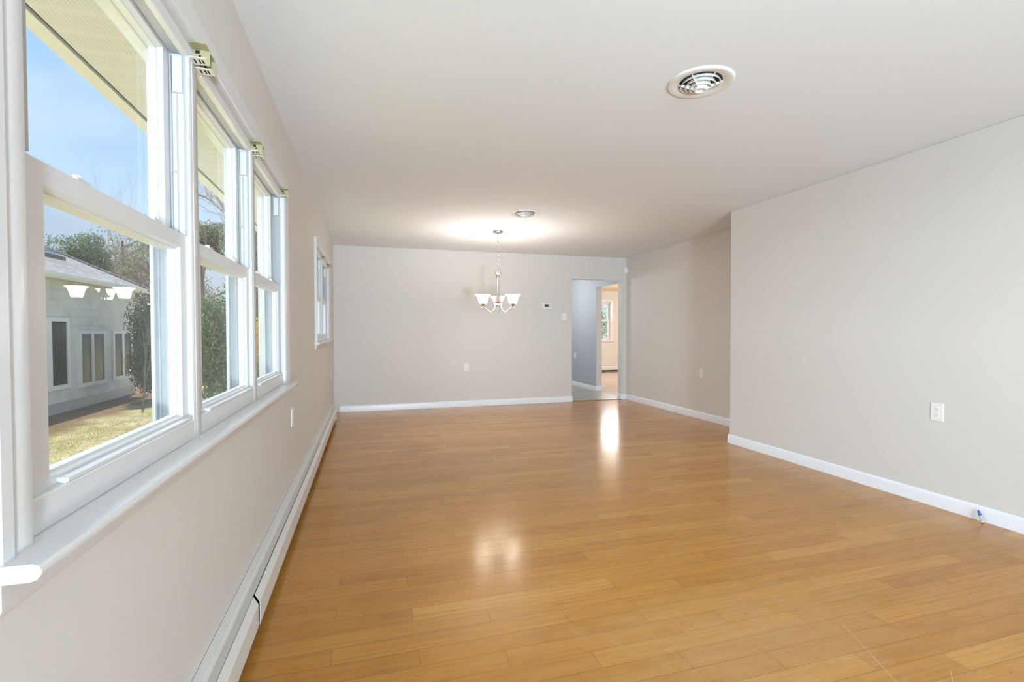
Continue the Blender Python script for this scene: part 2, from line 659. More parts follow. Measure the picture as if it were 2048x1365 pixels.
M['holly'] = leaf_mat('dark_glossy_holly_leaves', (.035, .06, .025), (.12, .17, .07), .25, .12, .7)
M['camellia'] = leaf_mat('green_camellia_leaves', (.07, .12, .045), (.26, .33, .15), .3, .2, .6)
M['olive'] = leaf_mat('olive_evergreen_needles', (.12, .13, .07), (.30, .29, .18), .6)
M['pine'] = leaf_mat('blue_green_pine_needles', (.07, .12, .075), (.22, .29, .17), .6)
M['brown'] = leaf_mat('brown_vine_leaves', (.15, .12, .085), (.36, .31, .22), .8)
M['red'] = leaf_mat('rust_red_buds', (.20, .09, .075), (.38, .21, .17), .8)
M['yellow'] = leaf_mat('yellow_forsythia_flowers', (.62, .45, .03), (.85, .68, .10), .6, .3)
M['light_leaf'] = leaf_mat('bright_green_leaves', (.16, .24, .10), (.55, .62, .42), .4, .35)
M['grass'] = leaf_mat('grass_blades', (.34, .36, .13), (.68, .60, .36), .7, .3)

# ------------------------------------------------------------------ the room
L, H = 7.569, 2.44
XB, YB, XR = 4.145, 4.30, 4.769       # right wall, its far corner, recessed wall beyond
TH = .13
BACK = -5.0


def wall_y(name, x0, x1, y0, y1, z0, z1, holes, mat, label):
    """a wall running along y with rectangular holes (ya, yb, za, zb)"""
    m = MB()
    ys = sorted({y0, y1, *[h[0] for h in holes], *[h[1] for h in holes]})
    for a, b in zip(ys, ys[1:]):
        hs = [h for h in holes if h[0] <= a + 1e-6 and h[1] >= b - 1e-6]
        z = z0
        for h in sorted(hs, key=lambda q: q[2]):
            m.box(x0, x1, a, b, z, h[2])
            z = h[3]
        m.box(x0, x1, a, b, z, z1)
    o = m.build(name, mat)
    return struct(o, label, 'wall')


def wall_x(name, y0, y1, x0, x1, z0, z1, holes, mat, label):
    m = MB()
    xs = sorted({x0, x1, *[h[0] for h in holes], *[h[1] for h in holes]})
    for a, b in zip(xs, xs[1:]):
        hs = [h for h in holes if h[0] <= a + 1e-6 and h[1] >= b - 1e-6]
        z = z0
        for h in sorted(hs, key=lambda q: q[2]):
            if h[2] > z:
                m.box(a, b, y0, y1, z, h[2])
            z = h[3]
        m.box(a, b, y0, y1, z, z1)
    o = m.build(name, mat)
    return struct(o, label, 'wall')


# triple window: three units in one opening; twin window further along
UC = (1.253, 2.009, 2.765)
HW = .342
T_Y0, T_Y1, T_Z0, T_Z1 = .895, 3.248, .875, 1.995
S_UC = (5.375, 6.080)
S_HW = .318
S_Y0, S_Y1, S_Z0, S_Z1 = 5.043, 6.52, 1.075, 1.995

wall_y('wall_left', -TH, 0, BACK, L, 0, H, [(T_Y0, T_Y1, T_Z0, T_Z1), (S_Y0, S_Y1, S_Z0, S_Z1)], M['wall'],
       'greige wall with the three-part window and the small far window')
DX0, DX1, DZ = 3.752, 4.678, 2.060
wall_x('wall_far', L, L + .12, -TH, XR + .12, 0, H, [(DX0, DX1, 0, DZ)], M['wall'], 'greige end wall behind the chandelier with the doorway')
m = MB().prism([(XB, BACK), (XB + .9, BACK), (XB + .9, YB), (XB, YB)], 'z', 0, H)
struct(m.build('wall_right', M['wall'], bevel=.006), 'greige wall jutting in at the right with one outlet', 'wall')
m = MB().box(XR, XR + .12, YB, L, 0, H)
struct(m.build('wall_right_recess', M['wall']), 'greige wall set back between the right wall and the doorway', 'wall')
wall_x('wall_back', BACK - .12, BACK, -TH, XB + .9, 0, H, [(.10, 2.40, .45, 2.25)], M['wall'], 'greige wall behind the camera with a wide opening added for the fill lamp')  # the opening is added to hold the rear fill lamp

m = MB().box(-TH, XB + .9, BACK, L + .02, -.15, 0)
struct(m.build('floor', M['floor']), 'honey bamboo plank floor of the empty room', 'floor')
m = MB().box(2.2, 4.92, L + .02, 12.2, -.15, -.002)
struct(m.build('floor_kitchen', M['tile']), 'grey stone-look tile floor beyond the doorway', 'floor')
BRY = 12.8
m = MB().box(4.92, 9.4, L + .12, BRY + .1, -.15, -.001)
struct(m.build('floor_back_room', M['floor_back']), 'reddish wood floor of the room seen through the doorway', 'floor')
m = MB().box(-TH, 9.4, BACK - .12, 7.70, H, H + .15)
struct(m.build('ceiling', M['ceiling']), 'plain white ceiling of the empty room', 'ceiling')
m = MB().box(2.2, 4.9, 7.70, 12.3, H, H + .15)
struct(m.build('ceiling_kitchen', M['ceiling']), 'white ceiling above the tiled floor beyond the doorway', 'ceiling')
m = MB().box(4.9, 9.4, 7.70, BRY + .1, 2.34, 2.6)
struct(m.build('ceiling_back_room', M['warm']), 'ceiling of the room seen through the doorway, warm light painted in', 'ceiling')

# kitchen partition: blue-grey on the kitchen side, greige on its end; header over the opening
KX0, KX1, KY = 4.775, 4.90, 8.75
m = MB()
m.box(KX0 + .004, KX1, KY, 12.2, 0, H)
m.box(KX0 + .004, KX1, L + .12, KY, 2.04, H)
o = m.build('wall_partition', M['wall'])
struct(o, 'thin partition end seen through the doorway', 'wall')
m = MB()
m.box(KX0, KX0 + .004, KY, 12.2, 0, H)
m.box(KX0, KX0 + .004, L + .12, KY, 2.04, H)
struct(m.build('wall_kitchen', M['blue']), 'blue-grey painted wall face seen through the doorway', 'wall')
m = MB().box(2.2, 4.9, 12.2, 12.3, 0, H).box(2.1, 2.2, L + .12, 12.3, 0, H)
struct(m.build('wall_kitchen_end', M['blue']), 'blue-grey wall at the end of the tiled floor', 'wall')
m = MB().box(9.3, 9.4, L, BRY, 0, H).box(XR + .12, 9.4, L, L + .12, 0, H)
struct(m.build('wall_back_room_side', M['wall']), 'side wall of the room seen through the doorway', 'wall')
W5X0, W5X1, W5Z0, W5Z1 = 6.485, 7.215, .885, 1.995
wall_x('wall_back_room', BRY, BRY + .13, 4.9, 9.4, 0, 2.6, [(W5X0, W5X1, W5Z0, W5Z1)], M['wall'], 'greige wall around the white window seen through the doorway')

# baseboards (rounded top)
BH, BT = .092, .013


def base_prof(sgn, off):
    p = [(0, 0), (BT, 0), (BT, BH - .018), (BT * .8, BH - .007), (BT * .42, BH - .001), (0, BH)]
    return [(off + sgn * a, b) for a, b in p]


def base_x(name, y, sgn, x0, x1, label):
    return struct(MB().prism(base_prof(sgn, y), 'x', x0, x1).build(name, M['base'], smooth=35), label, 'baseboard')


def base_y(name, x, sgn, y0, y1, label):
    return struct(MB().prism(base_prof(sgn, x), 'y', y0, y1).build(name, M['base'], smooth=35), label, 'baseboard')


base_x('baseboard_far', L, -1, .07, DX0 + .008, 'white baseboard along the end wall left of the doorway')
base_x('baseboard_far_corner', L, -1, DX1, XR - BT, 'short white baseboard between the doorway and the corner')
base_y('baseboard_recess', XR, -1, YB, L, 'white baseboard along the set-back right wall')
base_y('baseboard_right', XB, -1, BACK, YB + BT, 'white baseboard along the near right wall')
base_x('baseboard_return', YB, 1, XB, XR - BT, 'white baseboard on the short return of the right wall')
base_y('baseboard_kitchen', KX0, -1, KY, 12.2, 'white baseboard at the foot of the blue-grey wall')
base_y('baseboard_doorway', DX1, -1, L, L + .12, 'short white baseboard inside the right side of the doorway')
base_x('baseboard_partition', KY, -1, KX0 - BT, KX1, 'white baseboard on the end of the partition')
m = MB().prism([(L - .012, 0), (L + .03, 0), (L + .02, .007), (L - .004, .007)], 'x', DX0, DX1)
struct(m.build('trim_1', M['threshold']), 'dark brown threshold strip across the doorway', 'threshold')
m = MB().prism([(4.905, -.001), (4.94, -.001), (4.93, .006), (4.915, .006)], 'y', L + .12, KY)
struct(m.build('trim_2', M['vinyl']), 'pale strip where tile meets the back room floor', 'threshold')


# ------------------------------------------------------------------ windows
def double_hung(name, loc, rz, zs, zm, zt, label, hw=HW, simple_unit=False):
    """local frame: x into the room from the wall face, y along the wall; zs sill, zm meeting rail top, zt head"""
    root = empty(name, loc, rz)
    struct(root, label, 'window')
    # jamb frame with sash tracks
    j = MB()
    for s in (-1, 1):
        def yb(a, b):
            return (min(s * a, s * b), max(s * a, s * b))
        j.box(-.100, -.043, *yb(hw - .002, hw + .022), zs - .03, zt + .02)
        j.box(-.043, -.006, *yb(hw + .002, hw + .022), zs - .03, zt + .02)
        j.box(-.044, -.039, *yb(hw - .008, hw + .02), zs, zt)
        j.box(-.030, -.026, *yb(hw - .001, hw + .02), zm, zt)
        j.box(-.012, -.004, *yb(hw - .004, hw + .022), zm, zt)
        j.box(-.062, -.057, *yb(hw - .006, hw + .02), zs - .02, zm)
        j.box(-.080, -.075, *yb(hw - .008, hw + .02), zs - .02, zt)
    j.box(-.100, -.014, -hw, hw, zt + .028, zt + .05)
    j.box(-.0135, .000, -hw, hw, zt + .003, zt + .05)
    j.box(-.0435, -.012, -hw, hw, zt + .006, zt + .05)
    j.box(-.100, -.082, -hw, hw, zt + .010, zt + .05)
    j.prism([(-.125, zs - .040), (-.005, zs - .022), (-.005, zs - .045), (-.125, zs - .06)], 'y', -hw - .02, hw + .02)
    j.build('jamb_frame', M['liner'], root, bevel=.0015)
    # lower sash: chamfered frame, bottom and top rails
    st, rb, rt = .048, .028, .038
    lo = MB()
    y0, y1, z0, z1 = -hw, hw, zs - .012, zm
    bz, tz = rb, rt
    prof = [((0, 0), -.010), ((st, 0), -.010)]
    # ring with different insets per side: build four mitred bars by hand
    yi0, yi1, zi0, zi1 = y0 + st, y1 - st, z0 + bz, z1 - tz

    def rect(x, ya, yb_, za, zb):
        return [(x, ya, za), (x, yb_, za), (x, yb_, zb), (x, ya, zb)]

    def frame(mb, xf, xg, xbk, o, i, ch, step):
        (a0, a1, c0, c1), (b0, b1, d0, d1) = o, i
        loops = [rect(xbk, a0, a1, c0, c1), rect(xf, a0, a1, c0, c1), rect(xf, b0, b1, d0, d1),
                 rect(xf - ch, b0 + ch * .45, b1 - ch * .45, d0 + ch * .45, d1 - ch * .45),
                 rect(xf - ch, b0 + ch * .45 + step, b1 - ch * .45 - step, d0 + ch * .45 + step, d1 - ch * .45 - step),
                 rect(xbk, b0 + ch * .45 + step, b1 - ch * .45 - step, d0 + ch * .45 + step, d1 - ch * .45 - step)]
        vs, fs = [], []
        for lp in loops:
            vs += lp
        for q in range(len(loops)):
            r = (q + 1) % len(loops)
            for e_ in range(4):
                g = (e_ + 1) % 4
                fs.append((q * 4 + e_, q * 4 + g, r * 4 + g, r * 4 + e_))
        mb.add(vs, fs)

    frame(lo, -.010, -.027, -.040, (y0, y1, z0, z1), (yi0, yi1, zi0, zi1), .011, .003)
    ls = lo.build('lower_sash', M['vinyl'], root, bevel=.0012)
    MB().box(-.0285, -.0255, yi0, yi1, zi0, zi1).build('glass_pane', M['glass'], ls)
    if not simple_unit:
        # lift rail: a ledge along the bottom rail
        MB().prism([(-.011, zi0 - .004), (.006, zi0 - .006), (.006, zi0 - .0125), (-.001, zi0 - .017), (-.011, zi0 - .016)], 'y', yi0 + .018, yi1 + .022).build('lift_rail', M['vinyl'], ls, bevel=.001)
        for s in (-1, 1):
            lk = MB()
            lk.prism([(-.036, 0), (-.014, 0), (-.016, .008), (-.034, .010)], 'y', s * .165 - .022, s * .165 + .022)
            lk.lathe([(.0, .016), (.006, .0155), (.008, .011), (.008, .006)], 14, (-.026, s * .165, 0))
            lk.v = [(a, b, c + zm) for a, b, c in lk.v]
            lk.build('sash_lock', M['vinyl'], ls, smooth=40)
    up = MB()
    u0, u1 = zm - .040, zt + .022
    ui0, ui1, uz0, uz1 = -hw + .045, hw - .045, zm - .003, zt - .004
    frame(up, -.045, -.062, -.076, (-hw + .002, hw - .002, u0, u1), (ui0, ui1, uz0, uz1), .013, .003)
    us = up.build('upper_sash', M['vinyl'], root, bevel=.0012)
    MB().box(-.0635, -.0605, ui0, ui1, uz0, uz1).build('glass_pane', M['glass'], us)
    # insect screen outside the lower half
    fr = MB()
    y0, y1, z0, z1 = -hw + .003, hw - .003, zs - .034, zm + .01
    a = .014
    fr.box(-.094, -.086, y0, y0 + a, z0, z1).box(-.094, -.086, y1 - a, y1, z0, z1)
    fr.box(-.094, -.086, y0 + a, y1 - a, z0, z0 + a).box(-.094, -.086, y0 + a, y1 - a, z1 - a, z1)
    so = fr.build('insect_screen', M['vinyl'], root)
    MB().box(-.0902, -.0898, y0 + a, y1 - a, z0 + a, z1 - a).build('screen_mesh', M['mesh'], so)
    if not simple_unit:
        for s in (-1, 1):
            b0, b1 = sorted((s * (hw - .012), s * (hw + .004)))
            MB().box(-.036, -.012, b0, b1, zt - .105, zt - .006).build('balance_cover', M['vinyl'], root, bevel=.002)
            MB().lathe([(.0, .0025), (.003, .002), (.0035, 0)], 12).build('screw', M['button'], root).matrix_local = Matrix.Translation((-.034, s * (hw + .001), zm + .18)) @ Matrix.Rotation(s * PI / 2, 4, 'X')
    return root


ZS, ZM, ZT = .937, 1.4585, 1.962
names = ('nearest of the three side-by-side white windows, bare sill in front', 'middle of the three side-by-side white windows', 'farthest of the three side-by-side white windows, yellow shrub outside')
for i, yc in enumerate(UC):
    double_hung('window_%d' % (i + 1), (0, yc, 0), 0, ZS, ZM, ZT, names[i])
ZS2, ZM2 = 1.135, 1.555
names = ('near half of the small twin window by the far corner', 'far half of the small twin window by the far corner')
for i, yc in enumerate(S_UC):
    double_hung('window_%d' % (i + 4), (0, yc, 0), 0, ZS2, ZM2, ZT, names[i], S_HW)
double_hung('window_6', (6.85, BRY, 0), -PI / 2, .945, 1.50, ZT, 'white window with green leaves outside, seen through the doorway')


def casing_set(name, loc, rz, yo0, yi0, yi1, yo1, mulls, zst, zso, zin, zout, label, apron=.06, ends=(0, 0), nose=.066):
    """casing, mullions, stool and apron round a row of windows; yo/yi outer and inner edges of the side casings"""
    root = empty(name, loc, rz)
    struct(root, label, 'window trim')
    XF = .022

    def side(a, b):
        d = 1 if b > a else -1
        n = abs(b - a)
        p = [(0, a), (XF, a), (XF, a + d * .022), (XF - .006, a + d * .026), (XF - .004, a + d * .031), (XF - .002, b - d * .010), (XF - .006, b), (.0, b)]
        return MB().prism(p, 'z', zst, zin if True else zout)
    o = side(yo0, yi0)
    o.build('side_casing', M['trim'], root, smooth=30)
    o = MB()
    o.prism([(0, yo1), (XF, yo1), (XF, yi1 + .014), (XF - .003, yi1 + .004), (XF - .010, yi1), (0, yi1)], 'z', zst, zin)
    o.build('side_casing', M['trim'], root, smooth=50)
    o = MB()
    o.prism([(0, zout), (XF, zout), (XF, zin + .010), (XF - .003, zin + .003), (XF - .009, zin), (0, zin)], 'y', yo0, yo1)
    o.build('head_casing', M['trim'], root, smooth=50)
    o = MB()
    o.prism([(-.004, zin + .01), (.004, zin + .01), (.004, zin - .016), (.0055, zin - .018), (.0055, zin - .022), (.004, zin - .024), (.004, ZT + .004), (.001, ZT), (-.014, ZT)], 'y', yi0 - .02, yi1 + .02)
    for s, yy in ((1, yi0), (-1, yi1)):
        a, b = sorted((yy - s * .02, yy + s * .004))
        o.box(-.095, .003, a, b, zst - .02, zin)
    o.build('window_stop', M['trim'], root, smooth=40)
    for (a, b) in mulls:
        q = MB()
        q.prism([(-.098, a + .004), (-.012, a + .004), (-.012, a), (.002, a), (.004, a + .004), (.004, a + .016), (.0015, a + .018), (.0015, a + .022), (.004, a + .024),
                 (.004, b - .004), (.002, b), (-.012, b), (-.012, b - .004), (-.098, b - .004)], 'z', zst, ZT + .005)
        q.build('mullion', M['trim'], root, smooth=30)
    st = MB()
    st.box(-.014, .003, yi0 - .01, yi1 + .01, zst, zso)
    st.build('stop_board', M['trim'], root, bevel=.003)
    st = MB()
    T = .024
    e0, e1 = yo0 + ends[0], yo1 + ends[1]
    prof = [(-.06, zst), (nose - .010, zst), (nose - .003, zst - .003), (nose, zst - .010), (nose - .001, zst - .016), (nose - .006, zst - T + .002), (nose - .012, zst - T), (-.06, zst - T)]
    # the horns stop at the wall face; only the middle runs into the opening
    hp = [(max(p, 0.0), q) for p, q in prof]
    st.prism(hp, 'y', e0, yi0)
    st.prism(prof, 'y', yi0, yi1)
    st.prism(hp, 'y', yi1, e1)
    st.build('stool', M['trim'], root, smooth=35)
    ap = MB()
    za = zst - T - apron
    ap.prism([(0, zst - T), (.016, zst - T), (.016, za + .016), (.010, za + .004), (.004, za), (0, za)], 'y', e0 + .012, e1 - .03)
    ap.build('apron', M['wall'] if apron < .055 else M['trim'], root, smooth=35)
    return root


def mulls_of(ucs, hw=HW):
    return [(a + hw - .003, b - hw - .008) for a, b in zip(ucs, ucs[1:])]


casing_set('trim_3', (0, 0, 0), 0, .796, .868, 3.116, 3.255, mulls_of(UC), .882, .938, 2.012, 2.088, 'white casing, sill and apron around the three-part window', .056, (-.006, .03))
casing_set('trim_4', (0, 0, 0), 0, 4.95, 5.01, 6.44, 6.62, mulls_of(S_UC, S_HW), 1.085, 1.137, 2.012, 2.082, 'white casing and sill around the small twin window', .045, (-.03, .30), .045)
casing_set('trim_5', (6.85, BRY, 0), -PI / 2, -.455, -.36, .36, .455, [], .895, .946, 2.012, 2.10, 'white casing around the window seen through the doorway', .03, (-.03, .03), .045)


# ------------------------------------------------------------------ blind brackets
def bracket_mesh(sx=.044, sy=.042, sz=.044):
    """an open-fronted metal box for a blind head rail; local origin at the back top, opening towards -y"""
    t = .002
    m = MB()
    m.cur = 0
    m.box(0, sx, sy - t, sy, -sz, 0)                 # end plate with the screw holes
    m.box(0, t, 0, sy, -sz, 0)                       # back plate
    m.box(0, sx, 0, sy, -t, 0)                       # top plate
    m.cur = 1
    m.box(0, sx, 0, sy, -sz, -sz + t)                # bottom plate
    m.cur = 2
    for x in (.010, .022, .030):
        m.box(x, x + .004, sy * .25, sy * .75, -sz - .0006, -sz + .0002)
    m.lathe([(0, 0), (.0035, 0)], 10)
    n = 20
    m.v[-n:] = [(sx * .42 + a, sy - t - .0006, -sz * .45 + b) for a, b, c in m.v[-n:]]
    m.box(sx * .15, sx * .42, sy - t - .0008, sy - t, -.013, -.004)
    return m


bm0 = bracket_mesh()
bsp = [((.001, 1.594, 2.008), 'cream metal blind bracket, nearer of the pair at the first mullion'),
       ((.001, 1.646, 2.004), 'cream metal blind bracket, farther of the pair at the first mullion'),
       ((.001, 2.335, 2.006), 'cream metal blind bracket, nearer of the pair at the second mullion'),
       ((.001, 2.385, 2.003), 'cream metal blind bracket, farther of the pair at the second mullion'),
       ((.001, 3.068, 2.008), 'single cream blind bracket in the far top corner of the triple window'),
       ((.001, 5.690, 2.008), 'small blind bracket at the middle of the small twin window'),
       ((.001, 6.390, 2.008), 'small blind bracket in the far top corner of the small twin window')]
proto = None
for p, lab in bsp:
    if proto is None:
        proto = bm0.build('blind_bracket', [M['bracket'], M['bracket_white'], M['dark']])
        o = proto
    else:
        o = proto.copy()
        C.objects.link(o)
    o.location = p
    tag(o, lab, 'blind bracket', 'blind brackets left on the windows')
o = proto.copy()
C.objects.link(o)
o.location = (7.17, BRY - .001, 2.008)
o.rotation_euler = (0, 0, -PI / 2)
tag(o, 'small blind bracket on the window seen through the doorway', 'blind bracket', 'blind brackets left on the windows')


# ------------------------------------------------------------------ baseboard heaters
def heater(name, loc, rz, y0, y1, seams, label):
    root = empty(name, loc, rz)
    tag(root, label, 'heater')
    m = MB().prism([(0.0015, .012), (.004, .012), (.004, .200), (.030, .200), (.034, .190), (.036, .1905), (.0325, .2045), (.030, .206), (0.0015, .208)], 'y', y0, y1)
    m.build('back_panel', M['heater'], root, bevel=.0008)
    m = MB().prism([(.030, .1915), (.0535, .1790), (.0535, .1770), (.030, .1895)], 'y', y0 + .03, y1 - .03)
    m.build('damper', M['damper'], root)
    m = MB().box(.006, .050, y0 + .02, y1 - .02, .03, .165)
    m.build('heating_element', M['dark'], root)
    cuts = [y0 + .02] + seams + [y1 - .035]
    for i, (a, b) in enumerate(zip(cuts, cuts[1:])):
        dx = 0.002 if i % 2 else 0.0
        q = MB().prism([(.0535 + dx, .1735), (.0715 + dx, .142), (.0715 + dx, .055), (.060 + dx, .050), (.060 + dx, .052), (.0695 + dx, .057), (.0695 + dx, .1415), (.0520 + dx, .1725)], 'y', a + (.009 if i else 0), b - (.009 if i < len(cuts) - 2 else 0))
        q.build('front_cover', M['heater'], root, bevel=.0006)
    for a, b in ((y0, y0 + .025), (y1 - .035, y1)):
        q = MB().prism([(.0015, .0), (.072, .012), (.072, .142), (.054, .176), (.034, .206), (.0015, .2085)], 'y', a, b)
        q.build('end_cap', M['heater'], root, bevel=.0012)
    for yy in (y0 + .6, (y0 + y1) / 2, y1 - .6):
        MB().box(.004, .056, yy - .01, yy + .01, 0, .05).build('support_foot', M['dark'], root)
    return root


heater('baseboard_heater', (0, 0, 0), 0, -1.6, 6.90, [2.062, 4.75], 'long white baseboard heater along the window wall')
heater('baseboard_heater', (6.9, BRY, 0), -PI / 2, -1.7, 1.9, [0.9], 'white baseboard heater under the window seen through the doorway')


# ------------------------------------------------------------------ outlets, switch, thermostat, sensor
def outlet(loc, rz, label, w=.080, h=.121, switch=False, blank=False):
    """local: plate faces +x, y across, z up"""
    root = empty('light_switch' if switch else 'wall_outlet', loc, rz)
    tag(root, label, 'switch' if switch else 'outlet', None if switch else 'wall outlets')
    t = .006
    p = MB()
    a = .004
    vs = []
    for x, d in ((0.0005, 0), (.0025, 0), (t, a)):
        vs += [(x, -w / 2 + d, -h / 2 + d), (x, w / 2 - d, -h / 2 + d), (x, w / 2 - d, h / 2 - d), (x, -w / 2 + d, h / 2 - d)]
    fs = [(0, 1, 2, 3), (8, 11, 10, 9)]
    for q in (0, 4):
        for i in range(4):
            j = (i + 1) % 4
            fs.append((q + i, q + j, q + 4 + j, q + 4 + i))
    p.add(vs, fs)
    p.build('cover_plate', M['plate'], root, bevel=.0008)
    if switch:
        MB().prism([(t - .001, -.032), (t + .0012, -.032), (t + .004, .032), (t - .001, .032)], 'y', -.016, .016).build('rocker', M['plate'], root, bevel=.001)
        return root
    if blank:
        return root
    for s in (-1, 1):
        r = MB()
        c = []
        for k in range(20):
            an = 2 * PI * k / 20
            c.append((max(-.0165, min(.0165, .0175 * math.cos(an))), max(-.0135, min(.0135, .0165 * math.sin(an))) + s * .0195))
        r.prism(c, 'x', t - .001, t + .0018)
        ro = r.build('receptacle', M['plate'], root, bevel=.0006)
        q = MB()
        x0, x1 = t + .0014, t + .0021
        q.box(x0, x1, -.0073, -.0053, s * .0195 + .000, s * .0195 + .009)
        q.box(x0, x1, .0053, .0073, s * .0195 + .001, s * .0195 + .008)
        q.prism([(.0024 * math.cos(2 * PI * k / 10), s * .0195 - .0065 + .0026 * math.sin(2 * PI * k / 10)) for k in range(10)], 'x', x0, x1)
        q.build('slot', M['slot'], ro)
    sw_ = MB().prism([(.0022 * math.cos(2 * PI * k / 10), .0022 * math.sin(2 * PI * k / 10)) for k in range(10)], 'x', t - .0005, t + .0008)
    sw_.build('screw', M['button'], root)
    return root


outlet((XB, 2.335, .638), PI, 'white outlet plate on the near right wall')
outlet((XR, 5.567, .616), PI, 'white outlet plate on the set-back right wall')
outlet((1.958, L, .628), -PI / 2, 'white outlet plate on the end wall below the chandelier')
outlet((0, 3.452, .629), 0, 'white outlet plate on the window wall just past the long sill')
outlet((0, 6.95, .618), 0, 'white outlet plate on the window wall in the far corner')
outlet((KX0, 9.766, .653), PI, 'cream outlet plate on the blue-grey wall through the doorway')
outlet((3.6125, L, 1.4215), -PI / 2, 'white rocker switch on the end wall beside the doorway', .080, .112, True)

th = empty('thermostat', (3.298, L, 1.594), -PI / 2)
tag(th, 'white thermostat with a dark display left of the doorway', 'thermostat')
MB().box(.0005, .024, -.078, .078, -.047, .047).build('body', M['plate'], th, bevel=.006, seg=3)
MB().box(.0235, .0248, -.040, .028, -.014, .030).build('display', M['screen_dark'], th)
for z in (.020, -.008):
    MB().box(.0235, .0255, .046, .062, z - .008, z + .008).build('button', M['button'], th, bevel=.001)
for y in (-.020, .012):
    MB().box(.0235, .0252, y - .012, y + .012, -.034, -.028).build('button', M['button'], th)

sn = empty('motion_sensor', (XR - .024, L - .024, 2.222), -PI * .75)
tag(sn, 'small white motion sensor high in the corner right of the doorway', 'sensor')
MB().prism([(-.030, -.003), (-.030, .003), (-.012, .036), (.016, .036), (.024, .026), (.024, -.026), (.016, -.036), (-.012, -.036)], 'z', -.043, .043).build('housing', M['plate'], sn, bevel=.003)
MB().box(.023, .0255, -.018, .018, -.030, -.002).build('lens', M['vent'], sn, bevel=.001)

# small hook left on the blue-grey wall
m = MB().tube([(0, 0, .03), (-.006, 0, .035), (-.012, 0, .02), (-.012, .003, -.03), (-.006, .006, -.045), (0, .006, -.04)], .002, 6)
o = m.build('wall_hook', M['button'], smooth=60)
o.location = (KX0 - .0005, 9.66, .96)
tag(o, 'thin wire hook on the blue-grey wall above its outlet', 'hook')

# marker pen leaning on the baseboard
pn = empty('marker_pen', (4.094, 2.045, .0))
tag(pn, 'short blue-capped marker leaning on the near right baseboard', 'pen')
ax = Vector((.024, .036, .060))
pr = ax.to_track_quat('Z', 'Y').to_matrix().to_4x4()
base = Matrix.Translation((0, 0, .0055)) @ pr
b = MB().lathe([(0, 0), (.0075, 0), (.0085, .002), (.0085, .040), (.0075, .042), (0, .042)], 20).build('barrel', M['pen_white'], pn, smooth=40)
b.matrix_local = base
b = MB().lathe([(0, .0425), (.0078, .0425), (.0078, .052), (.0062, .066), (.0048, .074), (.004, .075), (0, .075)], 20).build('cap', M['pen_blue'], pn, smooth=40)
b.matrix_local = base


# ------------------------------------------------------------------ ceiling vents
def vent(loc, rz):
    root = empty('ceiling_vent', loc, rz)
    MB().lathe([(.160, 0), (.1595, -.004), (.155, -.008), (.146, -.0095), (.125, -.007), (.112, -.003), (.106, -.001), (.104, -.0005)], 72).build('flange', M['vent'], root, smooth=60)
    MB().lathe([(.104, -.0008), (.0, -.0008)], 48).build('duct_shade_disc', M['dark'], root)  # black disc paints the dark of the duct on an uncut ceiling
    for r, z0, z1 in ((.094, -.002, -.016), (.072, -.006, -.024), (.050, -.010, -.033)):
        m = MB().lathe([(r, z1), (r + .0035, z1 + .001), (r - .004 + .001, z0), (r - .007, z0)], 56, close=True)
        m.build('louver_ring', M['vent'], root, smooth=50)
    MB().lathe([(.0, -.034), (.010, -.0345), (.0125, -.032), (.0125, -.030), (.019, -.030), (.021, -.040), (.026, -.043), (.031, -.041), (.034, -.034), (.031, -.016), (.0, -.016)], 40).build('centre_knob', M['vent'], root, smooth=40)
    m0 = None
    for k in range(6):
        if m0 is None:
            m0 = MB().prism([(.030, -.016), (.104, -.0015), (.104, -.010), (.030, -.038)], 'y', -.0016, .0016).build('spoke', M['vent'], root)
            s = m0
        else:
            s = m0.copy()
            C.objects.link(s)
            s.parent = root
        s.rotation_euler = (0, 0, k * PI / 3)
    return root


v1 = vent((2.098, 2.120, H), .55)
tag(v1, 'round white ceiling vent nearer the camera, above the right half of the floor', 'ceiling vent', 'round ceiling vents')
v2 = dup(v1)
v2.location = (2.090, 4.98, H)
v2.rotation_euler = (0, 0, .15)
tag(v2, 'round white ceiling vent close in front of the chandelier', 'ceiling vent', 'round ceiling vents')

# ------------------------------------------------------------------ chandelier
CX, CY = 2.046, 5.938
ch = empty('chandelier', (CX, CY, 0), math.atan2(CY, CX - .4828) - PI / 2)     # local +y looks away from the camera
tag(ch, 'brushed nickel three-arm chandelier with lit white glass shades', 'chandelier')
MB().lathe([(0, 2.408), (.012, 2.408), (.020, 2.412), (.050, 2.413), (.060, 2.417), (.064, 2.424), (.064, 2.4395), (0, 2.4395)], 40).build('canopy', M['nickel'], ch, smooth=40)
MB().lathe([(0, 2.385), (.006, 2.386), (.008, 2.395), (.008, 2.410)], 16).build('canopy_loop', M['nickel'], ch, smooth=40)
# chain links
n_l = 13
zt_, zb_ = 2.388, 1.985
step = (zt_ - zb_) / n_l
lk = None
for i in range(n_l):
    zc = zt_ - (i + .5) * step
    if lk is None:
        pts = []
        hl, rr = step * .62, .0085
        for k in range(20):
            a = 2 * PI * k / 20
            pts.append((rr * math.cos(a), 0, (hl - rr) * (1 if math.sin(a) > 0 else -1) * (abs(math.sin(a)) > .01) + rr * math.sin(a)))
        lk = MB().tube(pts, .0022, 6, closed=True).build('chain_link', M['nickel'], ch, smooth=60)
        o = lk
    else:
        o = lk.copy()
        C.objects.link(o)
        o.parent = ch
    o.location = (0, 0, zc)
    o.rotation_euler = (0, 0, (i % 2) * PI / 2 + .35)
MB().tube([(.020 * math.cos(2 * PI * k / 24), 0, 1.962 + .020 * math.sin(2 * PI * k / 24)) for k in range(24)], .0027, 8, closed=True).build('hanging_ring', M['nickel'], ch, smooth=60)
